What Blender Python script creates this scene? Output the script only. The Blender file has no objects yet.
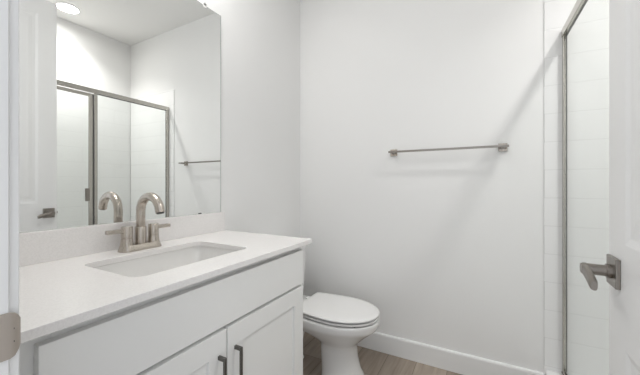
import bpy, bmesh, math
from mathutils import Vector, Matrix
S = bpy.context.scene
C = S.collection
PI = math.pi

# ---------------------------------------------------------------- camera, world, light, exposure
CAM_Z = 1.12
cam_data = bpy.data.cameras.new('camera')
cam = bpy.data.objects.new('camera', cam_data)
C.objects.link(cam)
cam.location = (0, 0, CAM_Z)
cam.rotation_euler = (PI / 2, 0, 0.49737)
cam_data.sensor_width = 36.0
cam_data.lens = 296.14 / 640 * 36.0
cam_data.shift_y = -2.9 / 640
cam_data.clip_start = 0.02
S.camera = cam

S.view_settings.view_transform = 'Standard'
S.view_settings.look = 'None'
S.view_settings.gamma = 1
S.view_settings.use_curve_mapping = False
S.view_settings.exposure = 0.0

world = bpy.data.worlds.new('world')
S.world = world
world.use_nodes = True
bg = world.node_tree.nodes['Background']
bg.inputs[0].default_value = (0.92, 0.96, 1.02, 1)
bg.inputs[1].default_value = 1.18


def area(name, loc, rot, size, power, color=(1, 1, 1), shape='DISK', size_y=None):
    l = bpy.data.lights.new(name, 'AREA')
    l.shape = shape
    l.size = size
    if size_y:
        l.size_y = size_y
    l.energy = power
    l.color = color
    o = bpy.data.objects.new(name, l)
    C.objects.link(o)
    o.location = loc
    o.rotation_euler = rot
    return o


LIGHT_X, LIGHT_Y, CEIL = 0.80, 1.256, 2.712
can_lamp = area('shower_can_lamp', (LIGHT_X, LIGHT_Y, CEIL - 0.012), (0, 0, 0), 0.15, 8.2, (1, 0.985, 0.96))
can_lamp.data.spread = math.radians(118)
can_glow = area('shower_can_glow', (LIGHT_X, LIGHT_Y, CEIL - 0.013), (0, 0, 0), 0.15, 2.7, (1, 0.985, 0.96))
can_glow.data.spread = math.radians(165)
for yy in (0.47, 0.69, 0.91):
    lp = bpy.data.lights.new('vanity_bulb_lamp', 'POINT')
    lp.energy = 1.8
    lp.shadow_soft_size = 0.045
    lp.color = (1, 0.985, 0.965)
    lo = bpy.data.objects.new('vanity_bulb_lamp', lp)
    C.objects.link(lo)
    lo.location = (-1.06, yy, 2.42)
    area('vanity_shade_lamp', (-1.06, yy, 2.45), (0, 0, 0), 0.09, 1.4, (1, 0.985, 0.965))

# ---------------------------------------------------------------- materials
def mat(name, color, rough=0.5, metal=0.0, spec=0.5, bump=None, coat=0.0):
    m = bpy.data.materials.new(name)
    m.use_nodes = True
    nt = m.node_tree
    b = nt.nodes['Principled BSDF']
    b.inputs['Base Color'].default_value = (*color, 1)
    b.inputs['Roughness'].default_value = rough
    b.inputs['Metallic'].default_value = metal
    b.inputs['Specular IOR Level'].default_value = spec
    b.inputs['Coat Weight'].default_value = coat
    if bump:
        scale, strength = bump
        tc = nt.nodes.new('ShaderNodeTexCoord')
        n = nt.nodes.new('ShaderNodeTexNoise')
        n.inputs['Scale'].default_value = scale
        n.inputs['Detail'].default_value = 3
        bp = nt.nodes.new('ShaderNodeBump')
        bp.inputs['Strength'].default_value = strength
        bp.inputs['Distance'].default_value = 0.002
        nt.links.new(tc.outputs['Object'], n.inputs['Vector'])
        nt.links.new(n.outputs['Fac'], bp.inputs['Height'])
        nt.links.new(bp.outputs['Normal'], b.inputs['Normal'])
    return m


M = {}
M['wall'] = mat('wall_paint', (0.87, 0.868, 0.86), 0.75, spec=0.25, bump=(160, 0.08))
M['ceiling'] = mat('ceiling_paint', (0.87, 0.865, 0.852), 0.9, spec=0.2)
M['trim'] = mat('trim_paint', (0.86, 0.86, 0.855), 0.4, spec=0.4)
M['door'] = mat('door_paint', (0.86, 0.858, 0.852), 0.38, spec=0.4)
M['cabinet'] = mat('cabinet_paint', (0.83, 0.83, 0.815), 0.42, spec=0.4)
M['porcelain'] = mat('porcelain', (0.83, 0.825, 0.815), 0.12, spec=0.5, coat=0.3)
M['basin'] = mat('basin_porcelain', (0.83, 0.82, 0.80), 0.15, spec=0.5)
M['acrylic'] = mat('pan_acrylic', (0.85, 0.85, 0.845), 0.25)
M['plastic'] = mat('seat_plastic', (0.84, 0.835, 0.825), 0.22)
M['glass_edge'] = mat('glass_edge', (0.30, 0.33, 0.31), 0.25)
M['dark'] = mat('dark_gap', (0.03, 0.03, 0.03), 0.7)
M['opal'] = mat('opal_glass', (0.9, 0.9, 0.88), 0.3)
M['rubber'] = mat('rubber', (0.05, 0.05, 0.05), 0.6)


def brushed(name, color, rough):
    m = mat(name, color, rough, 1.0)
    nt = m.node_tree
    b = nt.nodes['Principled BSDF']
    tc = nt.nodes.new('ShaderNodeTexCoord')
    mp = nt.nodes.new('ShaderNodeMapping')
    mp.inputs['Scale'].default_value = (30, 30, 900)
    n = nt.nodes.new('ShaderNodeTexNoise')
    n.inputs['Scale'].default_value = 3
    r = nt.nodes.new('ShaderNodeMapRange')
    r.inputs['To Min'].default_value = rough - 0.06
    r.inputs['To Max'].default_value = rough + 0.08
    nt.links.new(tc.outputs['Object'], mp.inputs['Vector'])
    nt.links.new(mp.outputs['Vector'], n.inputs['Vector'])
    nt.links.new(n.outputs['Fac'], r.inputs['Value'])
    nt.links.new(r.outputs['Result'], b.inputs['Roughness'])
    return m


M['nickel'] = brushed('brushed_nickel', (0.50, 0.455, 0.405), 0.24)
M['nickel_dark'] = brushed('satin_nickel', (0.30, 0.275, 0.25), 0.30)
M['steel'] = brushed('shower_frame_metal', (0.52, 0.50, 0.46), 0.2)
M['nickel_matte'] = brushed('matte_nickel', (0.55, 0.50, 0.455), 0.55)
M['gunmetal'] = brushed('gunmetal', (0.17, 0.165, 0.155), 0.36)

# quartz counter with a faint fleck
m = mat('quartz', (0.85, 0.83, 0.815), 0.22, spec=0.5)
nt = m.node_tree
tc = nt.nodes.new('ShaderNodeTexCoord')
nz = nt.nodes.new('ShaderNodeTexNoise')
nz.inputs['Scale'].default_value = 260
cr = nt.nodes.new('ShaderNodeValToRGB')
cr.color_ramp.elements[0].position = 0.3
cr.color_ramp.elements[0].color = (0.81, 0.79, 0.775, 1)
cr.color_ramp.elements[1].position = 0.6
cr.color_ramp.elements[1].color = (0.865, 0.845, 0.83, 1)
nt.links.new(tc.outputs['Object'], nz.inputs['Vector'])
nt.links.new(nz.outputs['Fac'], cr.inputs['Fac'])
nt.links.new(cr.outputs['Color'], nt.nodes['Principled BSDF'].inputs['Base Color'])
M['quartz'] = m

# mirror silvering
m = mat('mirror_silver', (0.93, 0.94, 0.93), 0.0, 1.0)
M['mirror'] = m

# clear glass: fresnel mix of see-through and glossy
m = bpy.data.materials.new('clear_glass')
m.use_nodes = True
nt = m.node_tree
for n in list(nt.nodes):
    nt.nodes.remove(n)
out = nt.nodes.new('ShaderNodeOutputMaterial')
mx = nt.nodes.new('ShaderNodeMixShader')
tr = nt.nodes.new('ShaderNodeBsdfTransparent')
tr.inputs[0].default_value = (0.975, 0.985, 0.98, 1)
gl = nt.nodes.new('ShaderNodeBsdfGlossy')
gl.inputs['Roughness'].default_value = 0.0
lw = nt.nodes.new('ShaderNodeLayerWeight')
lw.inputs['Blend'].default_value = 0.5
pw = nt.nodes.new('ShaderNodeMath')
pw.operation = 'POWER'
pw.inputs[1].default_value = 5.0
ma = nt.nodes.new('ShaderNodeMath')
ma.operation = 'MULTIPLY_ADD'
ma.inputs[1].default_value = 0.30
ma.inputs[2].default_value = 0.025
nt.links.new(lw.outputs['Facing'], pw.inputs[0])
nt.links.new(pw.outputs[0], ma.inputs[0])
nt.links.new(ma.outputs[0], mx.inputs[0])
nt.links.new(tr.outputs[0], mx.inputs[1])
nt.links.new(gl.outputs[0], mx.inputs[2])
nt.links.new(mx.outputs[0], out.inputs[0])
M['glass'] = m

# glowing lens
m = mat('lamp_lens', (0.9, 0.9, 0.88), 0.4)
b = m.node_tree.nodes['Principled BSDF']
b.inputs['Emission Color'].default_value = (1, 0.97, 0.93, 1)
b.inputs['Emission Strength'].default_value = 3.0
M['lens'] = m

# plank floor
m = mat('plank_floor', (0.3, 0.25, 0.2), 0.45, spec=0.35)
nt = m.node_tree
b = nt.nodes['Principled BSDF']
tc = nt.nodes.new('ShaderNodeTexCoord')
mp = nt.nodes.new('ShaderNodeMapping')
mp.inputs['Rotation'].default_value = (0, 0, PI / 2)
br = nt.nodes.new('ShaderNodeTexBrick')
br.inputs['Color1'].default_value = (0.30, 0.25, 0.205, 1)
br.inputs['Color2'].default_value = (0.43, 0.37, 0.315, 1)
br.inputs['Mortar'].default_value = (0.12, 0.10, 0.085, 1)
br.inputs['Scale'].default_value = 1.0
br.inputs['Mortar Size'].default_value = 0.0012
br.inputs['Brick Width'].default_value = 1.22
br.inputs['Row Height'].default_value = 0.178
br.offset = 0.37
mp2 = nt.nodes.new('ShaderNodeMapping')
mp2.inputs['Scale'].default_value = (26, 2.0, 1)
n1 = nt.nodes.new('ShaderNodeTexNoise')
n1.inputs['Scale'].default_value = 1.0
n1.inputs['Detail'].default_value = 6
n1.inputs['Distortion'].default_value = 1.2
rp = nt.nodes.new('ShaderNodeValToRGB')
rp.color_ramp.elements[0].position = 0.3
rp.color_ramp.elements[0].color = (0.72, 0.70, 0.68, 1)
rp.color_ramp.elements[1].position = 0.7
rp.color_ramp.elements[1].color = (1.06, 1.04, 1.02, 1)
ml = nt.nodes.new('ShaderNodeMixRGB')
ml.blend_type = 'MULTIPLY'
ml.inputs[0].default_value = 1
nt.links.new(tc.outputs['Object'], mp.inputs['Vector'])
nt.links.new(mp.outputs['Vector'], br.inputs['Vector'])
nt.links.new(tc.outputs['Object'], mp2.inputs['Vector'])
nt.links.new(mp2.outputs['Vector'], n1.inputs['Vector'])
nt.links.new(n1.outputs['Fac'], rp.inputs['Fac'])
nt.links.new(br.outputs['Color'], ml.inputs[1])
nt.links.new(rp.outputs['Color'], ml.inputs[2])
nt.links.new(ml.outputs['Color'], b.inputs['Base Color'])
M['floor'] = m


# wall tile; axes: 'xz' for the back and end walls, 'yz' for the long one
def tile_mat(name, axis):
    m = mat(name, (0.89, 0.89, 0.887), 0.2, spec=0.5)
    nt = m.node_tree
    b = nt.nodes['Principled BSDF']
    tc = nt.nodes.new('ShaderNodeTexCoord')
    sp = nt.nodes.new('ShaderNodeSeparateXYZ')
    cb = nt.nodes.new('ShaderNodeCombineXYZ')
    ad = nt.nodes.new('ShaderNodeMath')
    ad.operation = 'ADD'
    ad.inputs[1].default_value = -0.165 + 0.1475 * 4
    br = nt.nodes.new('ShaderNodeTexBrick')
    br.offset = 0.5
    br.inputs['Scale'].default_value = 1.0
    br.inputs['Brick Width'].default_value = 0.59
    br.inputs['Row Height'].default_value = 0.1475
    br.inputs['Mortar Size'].default_value = 0.0018
    br.inputs['Mortar Smooth'].default_value = 0.4
    br.inputs['Color1'].default_value = (0.89, 0.89, 0.887, 1)
    br.inputs['Color2'].default_value = (0.88, 0.88, 0.877, 1)
    br.inputs['Mortar'].default_value = (0.78, 0.78, 0.775, 1)
    bp = nt.nodes.new('ShaderNodeBump')
    bp.invert = True
    bp.inputs['Strength'].default_value = 0.35
    bp.inputs['Distance'].default_value = 0.002
    nt.links.new(tc.outputs['Object'], sp.inputs[0])
    nt.links.new(sp.outputs['X' if axis == 'xz' else 'Y'], cb.inputs[0])
    nt.links.new(sp.outputs['Z'], ad.inputs[0])
    nt.links.new(ad.outputs[0], cb.inputs[1])
    nt.links.new(cb.outputs[0], br.inputs['Vector'])
    nt.links.new(br.outputs['Color'], b.inputs['Base Color'])
    nt.links.new(br.outputs['Fac'], bp.inputs['Height'])
    nt.links.new(bp.outputs['Normal'], b.inputs['Normal'])
    return m


M['tile_xz'] = tile_mat('tile_across', 'xz')
M['tile_yz'] = tile_mat('tile_along', 'yz')

# ---------------------------------------------------------------- helpers
def root_of(o):
    while o.parent:
        o = o.parent
    return o


def obj(name, bm, m, parent=None, smooth=None, bevel=0.0, segs=2, local=False, origin=None):
    """Link a bmesh as one mesh object; verts in world space unless local."""
    bmesh.ops.recalc_face_normals(bm, faces=bm.faces)
    me = bpy.data.meshes.new(name)
    off = Vector((0, 0, 0))
    if not local:
        if parent is not None:
            p = parent
            while p is not None:
                off += p.location
                p = p.parent
        elif origin is not None:
            off = Vector(origin)
        bm.transform(Matrix.Translation(-off))
    bm.to_mesh(me)
    bm.free()
    o = bpy.data.objects.new(name, me)
    C.objects.link(o)
    me.materials.append(M[m])
    if parent is not None:
        o.parent = parent
    elif origin is not None:
        o.location = origin
    if bevel:
        bv = o.modifiers.new('bevel', 'BEVEL')
        bv.width = bevel
        bv.segments = segs
        bv.limit_method = 'ANGLE'
        bv.angle_limit = math.radians(40)
        bv.harden_normals = True
    if smooth or bevel:
        for p in me.polygons:
            p.use_smooth = True
        ang = math.radians(smooth if smooth and smooth > 1 else 35)
        me.update()
        bm2 = bmesh.new()
        bm2.from_mesh(me)
        for e in bm2.edges:
            if len(e.link_faces) == 2 and e.calc_face_angle(0) > ang:
                e.smooth = False
        bm2.to_mesh(me)
        bm2.free()
    return o


def thing(name, label, cat, loc=(0, 0, 0), group=None, rotz=0):
    o = bpy.data.objects.new(name, None)
    C.objects.link(o)
    o.location = loc
    o.rotation_euler = (0, 0, rotz)
    o.empty_display_size = 0.05
    o['label'] = label
    o['category'] = cat
    if group:
        o['group'] = group
    return o


def struct(o, label=None):
    o['kind'] = 'structure'
    if label:
        o['label'] = label
    return o


def B(*boxes, bm=None):
    """One bmesh of axis-aligned boxes (x0,x1,y0,y1,z0,z1)."""
    bm = bm or bmesh.new()
    for x0, x1, y0, y1, z0, z1 in boxes:
        v = [bm.verts.new((x, y, z)) for x in (x0, x1) for y in (y0, y1) for z in (z0, z1)]
        for f in ((0, 1, 3, 2), (4, 6, 7, 5), (0, 4, 5, 1), (2, 3, 7, 6), (0, 2, 6, 4), (1, 5, 7, 3)):
            bm.faces.new([v[i] for i in f])
    return bm


def loft(rings, bm=None, cap0=True, cap1=True, closed=False):
    bm = bm or bmesh.new()
    vr = [[bm.verts.new(p) for p in r] for r in rings]
    n = len(vr[0])
    pairs = list(zip(vr[:-1], vr[1:]))
    if closed:
        pairs.append((vr[-1], vr[0]))
    for a, b in pairs:
        for i in range(n):
            bm.faces.new((a[i], a[(i + 1) % n], b[(i + 1) % n], b[i]))
    if not closed:
        if cap0:
            bm.faces.new(vr[0][::-1])
        if cap1:
            bm.faces.new(vr[-1])
    return bm


def frame_axes(d):
    d = Vector(d).normalized()
    up = Vector((0, 0, 1)) if abs(d.z) < 0.95 else Vector((1, 0, 0))
    a = d.cross(up).normalized()
    return a, a.cross(d).normalized()


def lathe(base, axis, prof, n=32, bm=None, cap0=True, cap1=True):
    """Surface of revolution; prof = [(dist along axis, radius)]."""
    d = Vector(axis).normalized()
    a, b = frame_axes(d)
    base = Vector(base)
    rings = [[base + d * t + (a * math.cos(2 * PI * i / n) + b * math.sin(2 * PI * i / n)) * max(r, 1e-4)
              for i in range(n)] for t, r in prof]
    return loft(rings, bm, cap0, cap1)


def sweep(path, radius, n=20, bm=None):
    """Round tube along points in the world; parallel-transported rings."""
    pts = [Vector(p) for p in path]
    rings = []
    a = None
    for i, p in enumerate(pts):
        d = (pts[min(i + 1, len(pts) - 1)] - pts[max(i - 1, 0)]).normalized()
        if a is None:
            a, b = frame_axes(d)
        else:
            a = (a - d * a.dot(d)).normalized()
            b = d.cross(a)
        r = radius(i / (len(pts) - 1)) if callable(radius) else radius
        rings.append([p + (a * math.cos(2 * PI * k / n) + b * math.sin(2 * PI * k / n)) * r for k in range(n)])
    return loft(rings, bm)


def rrect(x0, x1, y0, y1, z, r, k=6):
    """Rounded rectangle ring, counter-clockwise."""
    pts = []
    for cx, cy, a0 in ((x1 - r, y1 - r, 0), (x0 + r, y1 - r, PI / 2), (x0 + r, y0 + r, PI), (x1 - r, y0 + r, 3 * PI / 2)):
        for i in range(k + 1):
            a = a0 + PI / 2 * i / k
            pts.append(Vector((cx + r * math.cos(a), cy + r * math.sin(a), z)))
    return pts


def panel_face(bm, us, ws, holes, rings, fn):
    """A flat face over grid lines us x ws; cells in `holes` become framed
    panels made of nested rings (inset, depth). fn(u, w, depth) -> point."""
    for i in range(len(us) - 1):
        for j in range(len(ws) - 1):
            u0, u1, w0, w1 = us[i], us[i + 1], ws[j], ws[j + 1]
            if (i, j) not in holes:
                bm.faces.new([bm.verts.new(fn(u, w, 0)) for u, w in ((u0, w0), (u1, w0), (u1, w1), (u0, w1))])
                continue
            prev = None
            for ins, dep in rings:
                r = [bm.verts.new(fn(u, w, dep)) for u, w in
                     ((u0 + ins, w0 + ins), (u1 - ins, w0 + ins), (u1 - ins, w1 - ins), (u0 + ins, w1 - ins))]
                if prev:
                    for q in range(4):
                        bm.faces.new((prev[q], prev[(q + 1) % 4], r[(q + 1) % 4], r[q]))
                prev = r
            bm.faces.new(prev)


def slab_panel(U, W, T, us, ws, holes, rings, fn, both=False):
    """A leaf U x W x T with framed panels on its front (and back)."""
    bm = bmesh.new()
    panel_face(bm, us, ws, holes, rings, lambda u, w, d: fn(u, w, d))
    if both:
        panel_face(bm, us, ws, holes, rings, lambda u, w, d: fn(u, w, T - d))
    else:
        panel_face(bm, [0, U], [0, W], (), (), lambda u, w, d: fn(u, w, T))
    for side in range(4):
        ln = us if side % 2 == 0 else ws
        for k in range(len(ln) - 1):
            a, b2 = ln[k], ln[k + 1]
            e = {0: ((a, 0), (b2, 0)), 2: ((a, W), (b2, W)), 1: ((U, a), (U, b2)), 3: ((0, a), (0, b2))}[side]
            bm.faces.new([bm.verts.new(fn(*e[0], 0)), bm.verts.new(fn(*e[1], 0)),
                          bm.verts.new(fn(*e[1], T)), bm.verts.new(fn(*e[0], T))])
    bmesh.ops.remove_doubles(bm, verts=bm.verts, dist=1e-5)
    return bm


# ---------------------------------------------------------------- measurements (metres)
XL = -1.2334           # left wall
YB = 1.9488            # back wall
XR = 1.0752            # far wall of the shower
GX = 0.3765             # plane of the shower glass
YE = 0.425             # near end of the shower
YF = 0.148             # room face of the entry wall
YH = 0.040             # hall face of the entry wall
XJ = -0.5475            # latch jamb face
HX = 0.283             # hinge
TX = 0.294             # edge of the tiled surround
DOORH = 2.44
T = 0.10

# ---------------------------------------------------------------- room shell
struct(obj('floor', B((XL - T, XR + T, -0.6, YB + T, -0.05, 0.0)), 'floor'), 'grey brown wood plank floor')
struct(obj('ceiling', B((XL - T, XR + T, YH, YB + T, CEIL, CEIL + 0.08)), 'ceiling'), 'flat white ceiling')
struct(obj('wall_left', B((XL - T, XL, YH, YB + T, 0, CEIL)), 'wall'), 'off white wall behind the mirror and vanity')
struct(obj('wall_back', B((XL, XR + T, YB, YB + T, 0, CEIL)), 'wall'), 'off white wall behind the towel bar')
struct(obj('wall_right', B((XR, XR + T, YE - T, YB, 0, CEIL)), 'wall'), 'white outer wall of the shower')
struct(obj('wall_front', B((XL, XJ - 0.02, YH, YF, 0, CEIL), (HX + 0.022, GX + 0.03, YH, YF, 0, CEIL),
                           (XJ - 0.02, HX + 0.022, YH, YF, DOORH + 0.035, CEIL)), 'wall'), 'white entry wall around the doorway')
struct(obj('wall_shower_end', B((GX + 0.02, XR, YE - T, YE, 0, CEIL), (GX + 0.02, GX + 0.12, YF, YE - T, 0, CEIL)), 'wall'),
       'white wall closing the near end of the shower')

# tiled surround on the three shower walls
TT = 2.09
struct(obj('wall_tile_back', B((TX, XR, YB - 0.006, YB, 0.0, TT)), 'tile_xz', bevel=0.003), 'white tiled shower wall beside the towel bar wall')
struct(obj('wall_tile_right', B((XR - 0.011, XR, YE + 0.011, YB - 0.011, 0.0, TT)), 'tile_yz'), 'white tiled long wall of the shower')
struct(obj('wall_tile_front', B((GX + 0.02, XR, YE, YE + 0.011, 0.0, TT)), 'tile_xz'), 'white tiled near end wall of the shower')


def baseboard(name, p0, p1, nrm, label):
    """Extruded board with an eased top from p0 to p1 along the wall."""
    prof = [(0, 0), (0.014, 0), (0.014, 0.110), (0.011, 0.118), (0.006, 0.1205), (0, 0.1205)]
    n = Vector((*nrm, 0))
    rings = [[Vector((*p, 0)) + n * a + Vector((0, 0, z)) for a, z in prof] for p in (p0, p1)]
    return struct(obj(name, loft(rings), 'trim'), label)


baseboard('baseboard_back', (XL, YB), (TX, YB), (0, -1), 'white baseboard along the back wall')
baseboard('baseboard_left', (XL, 1.135), (XL, YB - 0.014), (1, 0), 'white baseboard behind the toilet')

# door frame: jamb lining and room-side casing
fr_o = struct(obj('trim_1', B((XJ - 0.02, XJ, YH, YF, 0, DOORH + 0.015), (HX + 0.002, HX + 0.022, YH, YF, 0, DOORH + 0.015),
                              (XJ, HX + 0.002, YH, YF, DOORH + 0.015, DOORH + 0.035),
                              (XJ, XJ + 0.011, YH, YF - 0.058, 0, DOORH + 0.015)), 'trim', bevel=0.0015),
              'white painted jamb of the doorway')
obj('door_casing', B((XJ - 0.063, XJ - 0.006, YF, YF + 0.012, 0, DOORH + 0.025), (HX + 0.012, HX + 0.065, YF, YF + 0.012, 0, DOORH + 0.025),
                     (XJ - 0.063, HX + 0.065, YF, YF + 0.012, DOORH + 0.025, DOORH + 0.08)), 'trim', fr_o, bevel=0.002)
# strike plate: flat leaf on the jamb with a rounded lip curling past its edge
bm = bmesh.new()
zc, hz = 0.921, 0.0305
prof = [(0.060, 0.0015), (0.120, 0.0015), (0.138, 0.0015), (0.148, 0.0016), (0.153, 0.0005), (0.1575, -0.0030), (0.1605, -0.0065)]
vs = []
for i, (y, xo) in enumerate(prof):
    h = hz if y < 0.147 else hz * (1 - 0.42 * ((y - 0.147) / 0.0135) ** 2.2)
    row = [bm.verts.new((XJ + xo + s, y, zc + q * h)) for q in (-1, 1) for s in (0, 0.0016)]
    vs.append(row)
for a, b2 in zip(vs[:-1], vs[1:]):
    for q in ((0, 1), (1, 3), (3, 2), (2, 0)):
        bm.faces.new((a[q[0]], a[q[1]], b2[q[1]], b2[q[0]]))
bm.faces.new([vs[0][i] for i in (0, 1, 3, 2)])
bm.faces.new([vs[-1][i] for i in (0, 2, 3, 1)])
sp = obj('strike_plate', bm, 'nickel_matte', fr_o, smooth=40)
sp['label'] = 'brushed nickel strike plate'
bm = bmesh.new()
for dz in (-0.009, 0.008):
    lathe((XJ + 0.0012, 0.1512, zc + dz), (1, 0, 0), [(0, 0.0014), (0.0012, 0.0014)], 12, bm)
obj('strike_slot', bm, 'rubber', sp)

# ---------------------------------------------------------------- open door
LEAF = 0.838
ang = -math.radians(2.2)
door = bpy.data.objects.new('door_1', None)
C.objects.link(door)
door.location = (HX, YF + 0.002, 0)
door.rotation_euler = (0, 0, ang)
struct(door, 'white two-panel door standing open in front of the shower')
us = [0, 0.105, LEAF - 0.003 - 0.105, LEAF - 0.003]
ws = [0, 0.19, 0.750, 0.978, DOORH - 0.01 - 0.115, DOORH - 0.01]
rings = [(0, 0), (0.005, 0.0015), (0.016, 0.0045), (0.030, 0.0045), (0.052, 0.001)]
leaf = obj('door_leaf', slab_panel(us[-1], ws[-1], 0.035, us, ws, {(1, 1), (1, 3)}, rings,
                                   lambda u, w, d: Vector((-0.035 + d, u + 0.003, w + 0.01)), both=True),
           'door', door, local=True)


def lever(side):
    """side -1: bathroom-facing visible face (local x = -0.035); +1: other face."""
    x0 = -0.035 if side < 0 else 0.0
    yl, zl = 0.790, 0.916
    sh = 0.052 if side < 0 else 0.040
    bm = B((min(x0, x0 + side * 0.009), max(x0, x0 + side * 0.009), yl - 0.033, yl + 0.033, zl - 0.034, zl + 0.034))
    r = obj('lever_rose', bm, 'nickel_dark', door, bevel=0.0015, local=True)
    bm = lathe((x0 + side * 0.009, yl, zl), (side, 0, 0), [(0, 0.0165), (0.008, 0.0165), (0.0085, 0.0130), (sh, 0.0130), (sh + 0.002, 0.0115)], 28)
    k = obj('lever_neck', bm, 'nickel_dark', r, smooth=35, local=True)
    # flat rounded blade pointing back to the hinges
    xs = x0 + side * (0.009 + sh - 0.006)
    rg = []
    for t in [i / 14 for i in range(15)]:
        y = yl + 0.015 - t * 0.094
        hh = 0.0135 - 0.001 * t
        tt = 0.0075
        if t == 0 or t == 1:
            hh *= 0.8
            tt *= 0.75
        z = zl - 0.020 * t ** 1.5
        rg.append([Vector((xs + tt * math.copysign(abs(math.cos(a)) ** 0.7, math.cos(a)), y,
                           z + hh * math.copysign(abs(math.sin(a)) ** 0.7, math.sin(a))))
                   for a in [2 * PI * i / 24 for i in range(24)]])
    obj('lever_blade', loft(rg), 'nickel_dark', r, smooth=50, local=True)


lever(-1)
lever(1)
obj('latch', B((-0.0275, -0.0075, LEAF - 0.0005, LEAF + 0.001, 0.885, 0.945), (-0.023, -0.012, LEAF, LEAF + 0.010, 0.907, 0.925)), 'nickel_dark', door, local=True, bevel=0.001)
for zz in (0.25, 1.2, 2.2):
    bm = lathe((0.004, -0.001, zz - 0.045), (0, 0, 1), [(0, 0.005), (0.09, 0.005)], 14)
    obj('hinge', bm, 'nickel_dark', door, local=True, smooth=35)

# ---------------------------------------------------------------- vanity cabinet
XC = -0.695                     # face of doors and drawer front
CY0, CY1 = 0.205, 1.146
CT, CB = 0.8736, 0.8530         # countertop top and underside
van = thing('vanity_cabinet', 'white shaker vanity cabinet with two doors and dark bar pulls', 'cabinet', (-0.95, 0.67, 0))
# carcass: sides, bottom, back, face frame
obj('carcass', B((XL + 0.002, XC - 0.040, CY0, CY0 + 0.016, 0.10, CB - 0.0008), (XL + 0.002, XC - 0.040, CY1 - 0.016, CY1, 0.0, CB - 0.0008),
                 (XL + 0.002, XC - 0.040, CY0 + 0.016, CY1 - 0.016, 0.10, 0.116), (XL + 0.002, XL + 0.012, CY0 + 0.016, CY1 - 0.016, 0.116, CB - 0.0008)), 'cabinet', van)
obj('face_frame', B((XC - 0.040, XC - 0.021, CY0, CY0 + 0.045, 0.10, CB - 0.0008), (XC - 0.040, XC - 0.021, CY1 - 0.045, CY1, 0.10, CB - 0.0008),
                    (XC - 0.040, XC - 0.021, CY0 + 0.045, CY1 - 0.045, CB - 0.045, CB - 0.0008),
                    (XC - 0.040, XC - 0.021, CY0 + 0.045, CY1 - 0.045, 0.655, 0.700),
                    (XC - 0.040, XC - 0.021, CY0 + 0.045, CY1 - 0.045, 0.10, 0.14)), 'cabinet', van, bevel=0.001)
obj('filler_strip', B((XC - 0.060, XC - 0.024, YF + 0.001, CY0 - 0.0005, 0.0, CB - 0.0008)), 'cabinet', van, bevel=0.001)
obj('toe_kick', B((XC - 0.105, XC - 0.090, CY0, CY1 - 0.016, 0.0, 0.10)), 'cabinet', van)
DY0, DYM, DY1 = 0.225, 0.6735, 1.122
obj('drawer_front', B((XC - 0.0205, XC, DY0, DY1, 0.683, 0.830)), 'cabinet', van, bevel=0.0018)


def shaker(y0, y1, pull_y):
    z0, z1 = 0.112, 0.672
    W = y1 - y0
    Hh = z1 - z0
    fw = 0.068
    d = obj('door', slab_panel(W, Hh, 0.0205, [0, fw, W - fw, W], [0, fw, Hh - fw, Hh], {(1, 1)}, [(0, 0), (0.0025, 0.009)],
                               lambda u, w, dd: Vector((XC - dd, y0 + u, z0 + w))), 'cabinet', van, bevel=0.0012)
    za, zb = 0.448, 0.604
    bm = B((XC + 0.022, XC + 0.030, pull_y - 0.0042, pull_y + 0.0042, za, zb),
           (XC, XC + 0.0225, pull_y - 0.0042, pull_y + 0.0042, zb - 0.012, zb),
           (XC, XC + 0.0225, pull_y - 0.0042, pull_y + 0.0042, za, za + 0.012))
    h = obj('bar_pull', bm, 'gunmetal', d, bevel=0.0012)
    h['label'] = 'dark gunmetal bar pull'
    return d


shaker(DY0, DYM - 0.002, DYM - 0.034)
shaker(DYM + 0.002, DY1, DYM + 0.034)

# ---------------------------------------------------------------- countertop with a sink cut-out, and backsplash
CX1, CYE = -0.675, 1.1668
top = thing('countertop', 'white quartz vanity countertop with a low backsplash under the mirror', 'countertop', (-0.95, 0.67, CB))
SX0, SX1, SY0, SY1, SR = -1.088, -0.795, 0.452, 0.888, 0.035
bm = bmesh.new()


def cut_plate(bm, z, ring_z):
    o_ = [bm.verts.new((x, y, z)) for x, y in ((XL + 0.0005, YF + 0.001), (CX1, YF + 0.001), (CX1, CYE), (XL + 0.0005, CYE))]
    i_ = [bm.verts.new(p) for p in rrect(SX0, SX1, SY0, SY1, z, SR, 8)]
    ed = [bm.edges.new((l[k], l[(k + 1) % len(l)])) for l in (o_, i_) for k in range(len(l))]
    bmesh.ops.triangle_fill(bm, use_beauty=True, use_dissolve=False, edges=ed)
    return o_, i_


o1, i1 = cut_plate(bm, CT, None)
o0, i0 = cut_plate(bm, CB, None)
for a, b2 in ((o0, o1), (i0, i1)):
    for k in range(len(a)):
        bm.faces.new((a[k], a[(k + 1) % len(a)], b2[(k + 1) % len(a)], b2[k]))
# drop any triangles filling the cut-out
bad = [f for f in bm.faces if abs(f.normal.z) > 0.9 or True]
kill = []
for f in bm.faces:
    c = f.calc_center_median()
    zs = {round(v.co.z, 4) for v in f.verts}
    if len(zs) == 1 and SX0 + 0.004 < c.x < SX1 - 0.004 and SY0 + 0.004 < c.y < SY1 - 0.004:
        inner = all(SX0 - 1e-4 <= v.co.x <= SX1 + 1e-4 and SY0 - 1e-4 <= v.co.y <= SY1 + 1e-4 for v in f.verts)
        if inner:
            kill.append(f)
bmesh.ops.delete(bm, geom=kill, context='FACES_ONLY')
obj('counter_slab', bm, 'quartz', top, bevel=0.0022)
obj('backsplash', B((XL + 0.0005, XL + 0.020, YF + 0.001, 1.160, CT, 0.9735)), 'quartz', top, bevel=0.0015)

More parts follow.
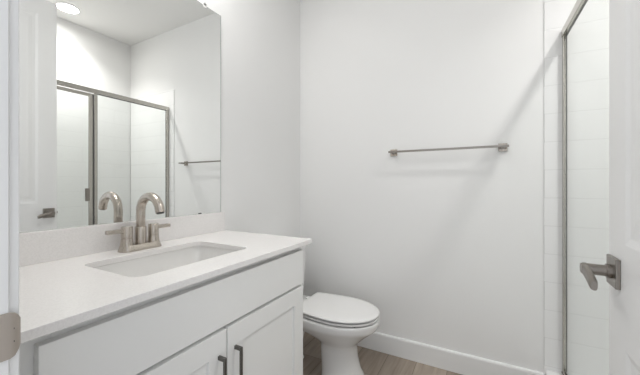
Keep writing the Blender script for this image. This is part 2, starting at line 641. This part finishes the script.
# ---------------------------------------------------------------- undermount sink
sink = thing('sink', 'white rectangular undermount sink set into the quartz countertop', 'sink', (-0.94, 0.67, 0.70))
g = 0.004
prof = [(CB, -0.020, 0.045), (CB, g * -1, 0.035), (CB - 0.012, -0.003, 0.036), (CB - 0.07, 0.006, 0.045), (CB - 0.115, 0.020, 0.055),
        (CB - 0.135, 0.045, 0.060), (CB - 0.141, 0.085, 0.05), (CB - 0.144, 0.122, 0.02)]
rings = [rrect(SX0 + d, SX1 - d, SY0 + d, SY1 - d, z - 0.0006, r, 8) for z, d, r in prof]
o = obj('basin', loft(rings, cap0=False), 'basin', sink, smooth=60)
sd = o.modifiers.new('shell', 'SOLIDIFY')
sd.thickness = 0.008
sd.offset = -1
bm = lathe((-0.9415, 0.67, CB - 0.1445), (0, 0, 1), [(0, 0.030), (0.0025, 0.030), (0.003, 0.024), (0.0015, 0.021), (0.0035, 0.019), (0.006, 0.0)], 32)
obj('drain', bm, 'nickel', sink, smooth=40)

# ---------------------------------------------------------------- faucet
FX, FY = -1.150, 0.672
fau = thing('faucet', 'brushed nickel gooseneck faucet with two lever handles behind the sink', 'faucet', (FX, FY, CT))
rings = []
for z, hx, hy, r in ((0, 0.030, 0.0765, 0.024), (0.004, 0.030, 0.0765, 0.024), (0.010, 0.0275, 0.0735, 0.022), (0.020, 0.0255, 0.071, 0.021), (0.022, 0.0245, 0.070, 0.020)):
    rings.append(rrect(FX - hx, FX + hx, FY - hy, FY + hy, CT + z + 0.0003, r, 6))
obj('base', loft(rings), 'nickel', fau, smooth=40)
z0 = CT + 0.022
path = [(FX, FY, z0), (FX, FY, z0 + 0.05), (FX, FY, z0 + 0.120)]
R = 0.060
for i in range(1, 19):
    a = PI * i / 18 * 0.93
    path.append((FX + R - R * math.cos(a), FY, z0 + 0.120 + R * math.sin(a)))
dx = path[-1][0] - path[-2][0]
dz = path[-1][2] - path[-2][2]
ln = math.hypot(dx, dz)
path.append((path[-1][0] + dx / ln * 0.012, FY, path[-1][2] + dz / ln * 0.012))
sp_o = obj('spout', sweep(path, 0.0160, 24), 'nickel', fau, smooth=40)
bm = lathe((FX, FY, z0), (0, 0, 1), [(0, 0.0195), (0.062, 0.0195), (0.064, 0.0185), (0.064, 0.0160)], 32)
obj('spout_collar', bm, 'nickel', sp_o, smooth=35)
e = Vector(path[-1])
d = (e - Vector(path[-2])).normalized()
bm = lathe(e - d * 0.001, d, [(0, 0.0125), (0.004, 0.0125), (0.004, 0.0095), (0.002, 0.0)], 24)
obj('aerator', bm, 'rubber', sp_o, smooth=35)
for s in (-1, 1):
    yh = FY + s * 0.0508
    bm = lathe((FX, yh, z0), (0, 0, 1), [(0, 0.0215), (0.006, 0.0205), (0.026, 0.0190), (0.0265, 0.0175), (0.028, 0.0175), (0.0285, 0.0190),
                                         (0.068, 0.0190), (0.0695, 0.0180)], 32)
    h = obj('handle', bm, 'nickel', fau, smooth=35)
    ya, yb = sorted((yh + s * 0.010, yh + s * 0.069))
    bm = B((FX - 0.0095, FX + 0.0095, ya, yb, z0 + 0.048, z0 + 0.062))
    obj('handle_lever', bm, 'nickel', h, bevel=0.0025)

# ---------------------------------------------------------------- mirror
mir = thing('mirror', 'large frameless wall mirror above the vanity backsplash', 'mirror', (XL, 0.69, 0.975))
MY0, MY1, MZ0, MZ1 = 0.235, 1.1425, 0.9742, 2.0245
obj('mirror_glass', B((XL + 0.0005, XL + 0.0055, MY0, MY1, MZ0, MZ1)), 'mirror', mir)
obj('polished_edge', B((XL + 0.0005, XL + 0.0056, MY1 + 0.0001, MY1 + 0.0028, MZ0, MZ1), (XL + 0.0005, XL + 0.0056, MY0 - 0.0028, MY0 - 0.0001, MZ0, MZ1),
                        (XL + 0.0005, XL + 0.0056, MY0 - 0.0028, MY1 + 0.0028, MZ1 + 0.0001, MZ1 + 0.002)), 'glass_edge', mir)
for yy, zz, up in ((1.04, MZ1, 1), (0.36, MZ1, 1), (1.01, MZ0, -1)):
    z0c, z1c = (zz - 0.010, zz + 0.012) if up > 0 else (zz, zz + 0.005)
    bm = B((XL + 0.0056, XL + 0.0085, yy - 0.008, yy + 0.008, z0c, z1c))
    if up > 0:
        B((XL + 0.0005, XL + 0.0085, yy - 0.008, yy + 0.008, zz + 0.0005, zz + 0.012), bm=bm)
    k = obj('mirror_clip', bm, 'plastic' if up > 0 else 'rubber', mir, bevel=0.001)
    k['label'] = 'small white clip' if up > 0 else 'small dark clip'

# ---------------------------------------------------------------- toilet
TY = 1.597
toi = thing('toilet', 'white two-piece toilet with closed lid between vanity and back wall', 'toilet', (-0.80, TY, 0))


def egg(z, xb, xf, w, split=0.48, nb=3.0, nf=2.15, n=64):
    """Outline pointing +X: boxy at the back, rounded at the front."""
    xm = xb + (xf - xb) * split
    pts = []
    for i in range(n):
        a = 2 * PI * i / n
        c, s = math.cos(a), math.sin(a)
        if c >= 0:
            k, L = nf, xf - xm
        else:
            k, L = nb, xm - xb
        x = math.copysign(abs(c) ** (2 / k), c) * L
        y = math.copysign(abs(s) ** (2 / k), s) * w
        pts.append(Vector((xm + x, TY + y, z)))
    return pts


ZR = -0.026          # rim 36 cm above the floor
lev = [(0.20, -0.845, -0.628, 0.099, .5), (0.215, -0.865, -0.617, 0.107, .5), (0.235, -0.90, -0.596, 0.122, .5), (0.26, -0.96, -0.570, 0.142, .5),
       (0.285, -1.02, -0.540, 0.160, .5), (0.303, -1.04, -0.518, 0.1715, .5), (0.312, -1.045, -0.508, 0.1765, .5), (0.322, -1.05, -0.503, 0.1785, .5), (0.340, -1.055, -0.500, 0.180, .5),
       (0.354, -1.06, -0.4985, 0.180, .5), (0.3575, -1.058, -0.5005, 0.178, .5), (0.359, -1.055, -0.5045, 0.174, .5)]
ped = [(0.0, -0.835, -0.592, 0.124), (0.012, -0.835, -0.593, 0.123), (0.024, -0.835, -0.602, 0.114), (0.06, -0.838, -0.613, 0.105), (0.12, -0.842, -0.627, 0.099), (0.17, -0.845, -0.630, 0.098)]
bm = loft([egg(z, a, b2, w, .5, 2.3, 2.1) for z, a, b2, w in ped] + [egg(z, a, b2, w, s, 2.4 if z < .27 else 3.0) for z, a, b2, w, s in lev]
          + [egg(0.359, -0.93, -0.550, 0.128, .5), egg(0.354, -0.925, -0.555, 0.124, .5), egg(0.30, -0.90, -0.575, 0.110, .5), egg(0.24, -0.84, -0.64, 0.065, .5)])
# rear deck under the tank
loft([rrect(x0, x1, TY - w, TY + w, z, 0.03, 6) for z, x0, x1, w in
      ((0.0, -1.17, -1.005, 0.062), (0.02, -1.165, -1.01, 0.056), (0.12, -1.165, -1.01, 0.054), (0.20, -1.18, -0.995, 0.072), (0.27, -1.215, -0.97, 0.130), (0.315, -1.225, -0.95, 0.150), (0.354, -1.225, -0.94, 0.150), (0.358, -1.221, -0.944, 0.146))], bm)
obj('bowl', bm, 'porcelain', toi, smooth=60)


def lid_ring(z, ins, xb=-0.972, xf=-0.500):
    pts = []
    xm, w = -0.748, 0.180 - ins
    L = xf - ins - xm
    for i in range(41):          # front half ellipse
        a = -PI / 2 + PI * i / 40
        pts.append(Vector((xm + L * abs(math.cos(a)) ** (2 / 2.1), TY + w * math.copysign(abs(math.sin(a)) ** (2 / 2.1), math.sin(a)), z)))
    bx = xb + ins
    for t in (0.25, 0.5, 0.75, 0.93):
        pts.append(Vector((xm + (bx - xm) * t, TY + w - 0.030 * t ** 1.7, z)))
    pts.append(Vector((bx, TY + w - 0.042, z)))
    pts.append(Vector((bx, TY - w + 0.042, z)))
    for t in (0.93, 0.75, 0.5, 0.25):
        pts.append(Vector((xm + (bx - xm) * t, TY - w + 0.030 * t ** 1.7, z)))
    return pts


# seat ring with an opening
Z0 = 0.3585
outer = [lid_ring(Z0 + z, i) for z, i in ((0.0085, 0.009), (0.0110, 0.0015), (0.0165, 0.0015), (0.0185, 0.009))]
inner = [lid_ring(Z0 + z, i, -0.945, -0.51) for z, i in ((0.0185, 0.055), (0.0135, 0.062), (0.0085, 0.062))]
obj('seat', loft(outer + inner, closed=True), 'plastic', toi, smooth=50)
for s in (-1, 1):
    for x, y, za, zb in ((-0.60, 0.120, 0.0002, 0.0087), (-0.88, 0.13, 0.0002, 0.0087), (-0.62, 0.11, 0.0183, 0.0276), (-0.88, 0.12, 0.0183, 0.0276)):
        obj('seat_bumper', B((x - 0.012, x + 0.012, TY + s * y - 0.006, TY + s * y + 0.006, Z0 + za, Z0 + zb)), 'rubber', toi)
obj('lid', loft([lid_ring(Z0 + z, i) for z, i in ((0.0274, 0.008), (0.0294, 0.0005), (0.0335, 0.0), (0.0365, 0.0025), (0.0385, 0.008), (0.0402, 0.03), (0.041, 0.08))]), 'plastic', toi, smooth=50)
for s in (-1, 1):
    bm = B((-1.005, -0.962, TY + s * 0.07 - 0.018, TY + s * 0.07 + 0.018, Z0 + 0.0001, Z0 + 0.026))
    obj('seat_hinge', bm, 'plastic', toi, bevel=0.005)
# tank, lid, flush lever
KX0, KX1, KW = -1.2275, -1.062, 0.178
bm = loft([rrect(KX0 + d, KX1 - d, TY - KW + d * 1.3, TY + KW - d * 1.3, z, 0.035, 8) for z, d in
           ((0.3585, 0.022), (0.375, 0.012), (0.45, 0.007), (0.60, 0.002), (0.695, 0.0), (0.7, 0.0))])
tk = obj('tank', bm, 'porcelain', toi, smooth=50)
bm = loft([rrect(KX0 - 0.003 - d, KX1 + 0.004 + d, TY - KW - 0.004 - d, TY + KW + 0.004 + d, z, 0.036, 8) for z, d in
           ((0.7005, -0.002), (0.706, 0.0), (0.722, 0.0), (0.728, -0.003), (0.731, -0.010), (0.732, -0.02))])
obj('tank_lid', bm, 'porcelain', toi, smooth=50)
bm = lathe((KX1 - 0.001, TY - 0.115, 0.655), (1, 0, 0), [(0, 0.012), (0.007, 0.012), (0.009, 0.009)], 20)
B((KX1 + 0.006, KX1 + 0.014, TY - 0.120, TY - 0.045, 0.649, 0.661), bm=bm)
obj('flush_lever', bm, 'nickel', tk, bevel=0.001)
for s in (-1, 1):
    bm = lathe((-0.745, TY + s * 0.112, 0.012), (0, 0, 1), [(0, 0.016), (0.010, 0.015), (0.018, 0.009), (0.020, 0.0)], 18)
    obj('bolt_cap', bm, 'plastic', toi, smooth=60)

# ---------------------------------------------------------------- towel bar
tb = thing('towel_bar', 'brushed nickel square towel bar on the back wall', 'towel bar', (-0.195, YB, 1.329))
TZ = 1.329
for x in (-0.503, 0.108):
    p = obj('post', B((x - 0.0085, x + 0.0085, YB - 0.058, YB - 0.009, TZ - 0.0085, TZ + 0.0085)), 'nickel_dark', tb, bevel=0.001)
    obj('mounting_plate', B((x - 0.022, x + 0.022, YB - 0.010, YB - 0.0003, TZ - 0.022, TZ + 0.022)), 'nickel', p, bevel=0.0015)
obj('bar', B((-0.522, 0.134, YB - 0.070, YB - 0.0585, TZ - 0.006, TZ + 0.006)), 'nickel_dark', tb, bevel=0.001)

# ---------------------------------------------------------------- shower pan
pan = thing('shower_pan', 'white shower pan with raised curb at the foot of the glass', 'shower pan', (0.68, 1.18, 0))
CZ = 0.146
bm = bmesh.new()
x0, x1, y0, y1 = TX + 0.003, XR - 0.0115, YE + 0.0115, YB - 0.0065
rings = [rrect(x0, x1, y0, y1, 0.0, 0.006, 5), rrect(x0, x1, y0, y1, CZ - 0.010, 0.006, 5), rrect(x0 + 0.003, x1, y0, y1, CZ - 0.003, 0.006, 5),
         rrect(x0 + 0.010, x1 - 0.001, y0 + 0.001, y1 - 0.001, CZ, 0.006, 5),
         rrect(x0 + 0.140, x1 - 0.02, y0 + 0.02, y1 - 0.02, CZ, 0.03, 5), rrect(x0 + 0.150, x1 - 0.025, y0 + 0.025, y1 - 0.025, CZ - 0.01, 0.04, 5),
         rrect(x0 + 0.160, x1 - 0.035, y0 + 0.035, y1 - 0.035, 0.06, 0.05, 5), rrect(x0 + 0.175, x1 - 0.05, y0 + 0.05, y1 - 0.05, 0.048, 0.05, 5),
         rrect(x0 + 0.36, x1 - 0.25, y0 + 0.65, y1 - 0.65, 0.038, 0.04, 5)]
obj('pan_body', loft(rings), 'acrylic', pan, smooth=50)
bm = lathe((0.76, 1.187, 0.0375), (0, 0, 1), [(0, 0.050), (0.003, 0.050), (0.004, 0.046), (0.0035, 0.0)], 32)
obj('drain_cover', bm, 'steel', pan, smooth=40)

# ---------------------------------------------------------------- framed glass shower enclosure
HZ1, HZ0 = 1.917, 1.880
TZ1 = 0.172
YW = YB - 0.0065
YP = 1.276
enc = thing('shower_enclosure', 'clear glass shower enclosure in a thin brushed metal frame', 'shower enclosure', (GX, 1.19, CZ))
hw = 0.0075
obj('header_rail', B((GX - 0.011, GX + 0.011, YE + 0.012, YW, HZ0, HZ1)), 'steel', enc, bevel=0.0015)
obj('bottom_track', B((GX - hw - 0.004, GX + hw + 0.004, YE + 0.012, YW, CZ + 0.0005, CZ + 0.010), (GX - hw, GX - hw + 0.004, YE + 0.012, YW, CZ + 0.010, TZ1),
                      (GX + hw - 0.004, GX + hw, YE + 0.012, YW, CZ + 0.010, TZ1 - 0.006), (GX - 0.002, GX + 0.002, YE + 0.012, YW, CZ + 0.010, TZ1 - 0.010)), 'steel', enc, bevel=0.001)
obj('wall_jamb', B((GX - hw, GX + hw, YW - 0.028, YW, TZ1, HZ0)), 'steel', enc, bevel=0.0015)
obj('wall_jamb', B((GX - hw, GX + hw, YE + 0.012, YE + 0.034, TZ1, HZ0)), 'steel', enc, bevel=0.0015)
obj('center_post', B((GX - hw, GX + hw, YP - 0.004, YP + 0.018, TZ1, HZ0)), 'steel', enc, bevel=0.0015)
obj('shade_strip', B((GX + 0.0035, GX + hw, YW - 0.0305, YW - 0.0285, TZ1, HZ0 - 0.004)), 'rubber', enc)  # dark strip added for the dark reflection on the jamb's inner half
obj('shade_strip', B((GX + 0.0035, GX + 0.0105, YP + 0.019, YW - 0.0005, HZ0 - 0.003, HZ0 - 0.0005)), 'rubber', enc)  # dark strip added for the shaded underside of the header
fp = obj('fixed_panel', B((GX - 0.003, GX + 0.003, YP + 0.012, YW - 0.014, TZ1 - 0.008, HZ0 + 0.006)), 'glass', enc)
fp['label'] = 'fixed clear glass pane'
dg = obj('glass_door', B((GX - 0.003, GX + 0.003, YE + 0.050, YP - 0.036, TZ1 + 0.014, HZ0 - 0.022)), 'glass', enc)
dg['label'] = 'clear glass shower door'
y0, y1, z0, z1 = YE + 0.038, YP - 0.018, TZ1 + 0.004, HZ0 - 0.008
obj('door_frame', B((GX - 0.007, GX + 0.007, y0, y0 + 0.026, z0, z1), (GX - 0.007, GX + 0.007, y1 - 0.026, y1, z0, z1),
                    (GX - 0.007, GX + 0.007, y0 + 0.026, y1 - 0.026, z1 - 0.026, z1), (GX - 0.007, GX + 0.007, y0 + 0.026, y1 - 0.026, z0, z0 + 0.026)), 'steel', dg, bevel=0.001)
obj('gap_shade', B((GX - 0.004, GX + 0.004, y1 + 0.001, y1 + 0.011, z0, z1)), 'rubber', dg)  # dark strip standing in for shade in the gap beside the post
obj('door_handle', B((GX - 0.026, GX - 0.007, y1 - 0.056, y1 - 0.028, 0.985, 1.090)), 'nickel_dark', dg, bevel=0.003)

# ---------------------------------------------------------------- lamps
can = thing('ceiling_light', 'round recessed ceiling light above the shower', 'light', (LIGHT_X, LIGHT_Y, CEIL))
bm = lathe((LIGHT_X, LIGHT_Y, CEIL), (0, 0, -1), [(0, 0.085), (0.004, 0.084), (0.007, 0.076), (0.007, 0.064), (0.002, 0.062)], 48, cap0=False, cap1=False)
obj('trim_ring', bm, 'trim', can, smooth=40)
bm = lathe((LIGHT_X, LIGHT_Y, CEIL - 0.001), (0, 0, -1), [(0, 0.060), (0.004, 0.060), (0.006, 0.0)], 48)
obj('lens', bm, 'lens', can, smooth=60)

vl = thing('vanity_light', 'three-shade brushed nickel vanity light on the wall above the mirror', 'light', (XL, 0.69, 2.48))
obj('backplate', B((XL + 0.0005, XL + 0.024, 0.53, 0.85, 2.44, 2.52)), 'nickel', vl, bevel=0.003)
obj('crossbar', sweep([(XL + 0.06, 0.42, 2.48), (XL + 0.06, 0.69, 2.48), (XL + 0.06, 0.96, 2.48)], 0.010, 16,
                      sweep([(XL + 0.02, 0.69, 2.48), (XL + 0.04, 0.69, 2.48), (XL + 0.06, 0.69, 2.48)], 0.010, 16)), 'nickel', vl, smooth=40)
for yy in (0.47, 0.69, 0.91):
    bm = lathe((-1.06, yy, 2.555), (0, 0, -1), [(0, 0.024), (0.03, 0.028), (0.036, 0.045), (0.10, 0.055), (0.10, 0.052), (0.04, 0.042), (0.038, 0.0)], 28)
    sh = obj('shade', bm, 'opal', vl, smooth=50)
    obj('arm', sweep([(XL + 0.06, yy, 2.48), (-1.12, yy, 2.535), (-1.075, yy, 2.548)], 0.007, 12), 'nickel', sh, smooth=40)
    obj('bulb', lathe((-1.06, yy, 2.517), (0, 0, -1), [(0, 0.012), (0.02, 0.02), (0.035, 0.024), (0.05, 0.017), (0.056, 0.0)], 20), 'lens', sh, smooth=60)
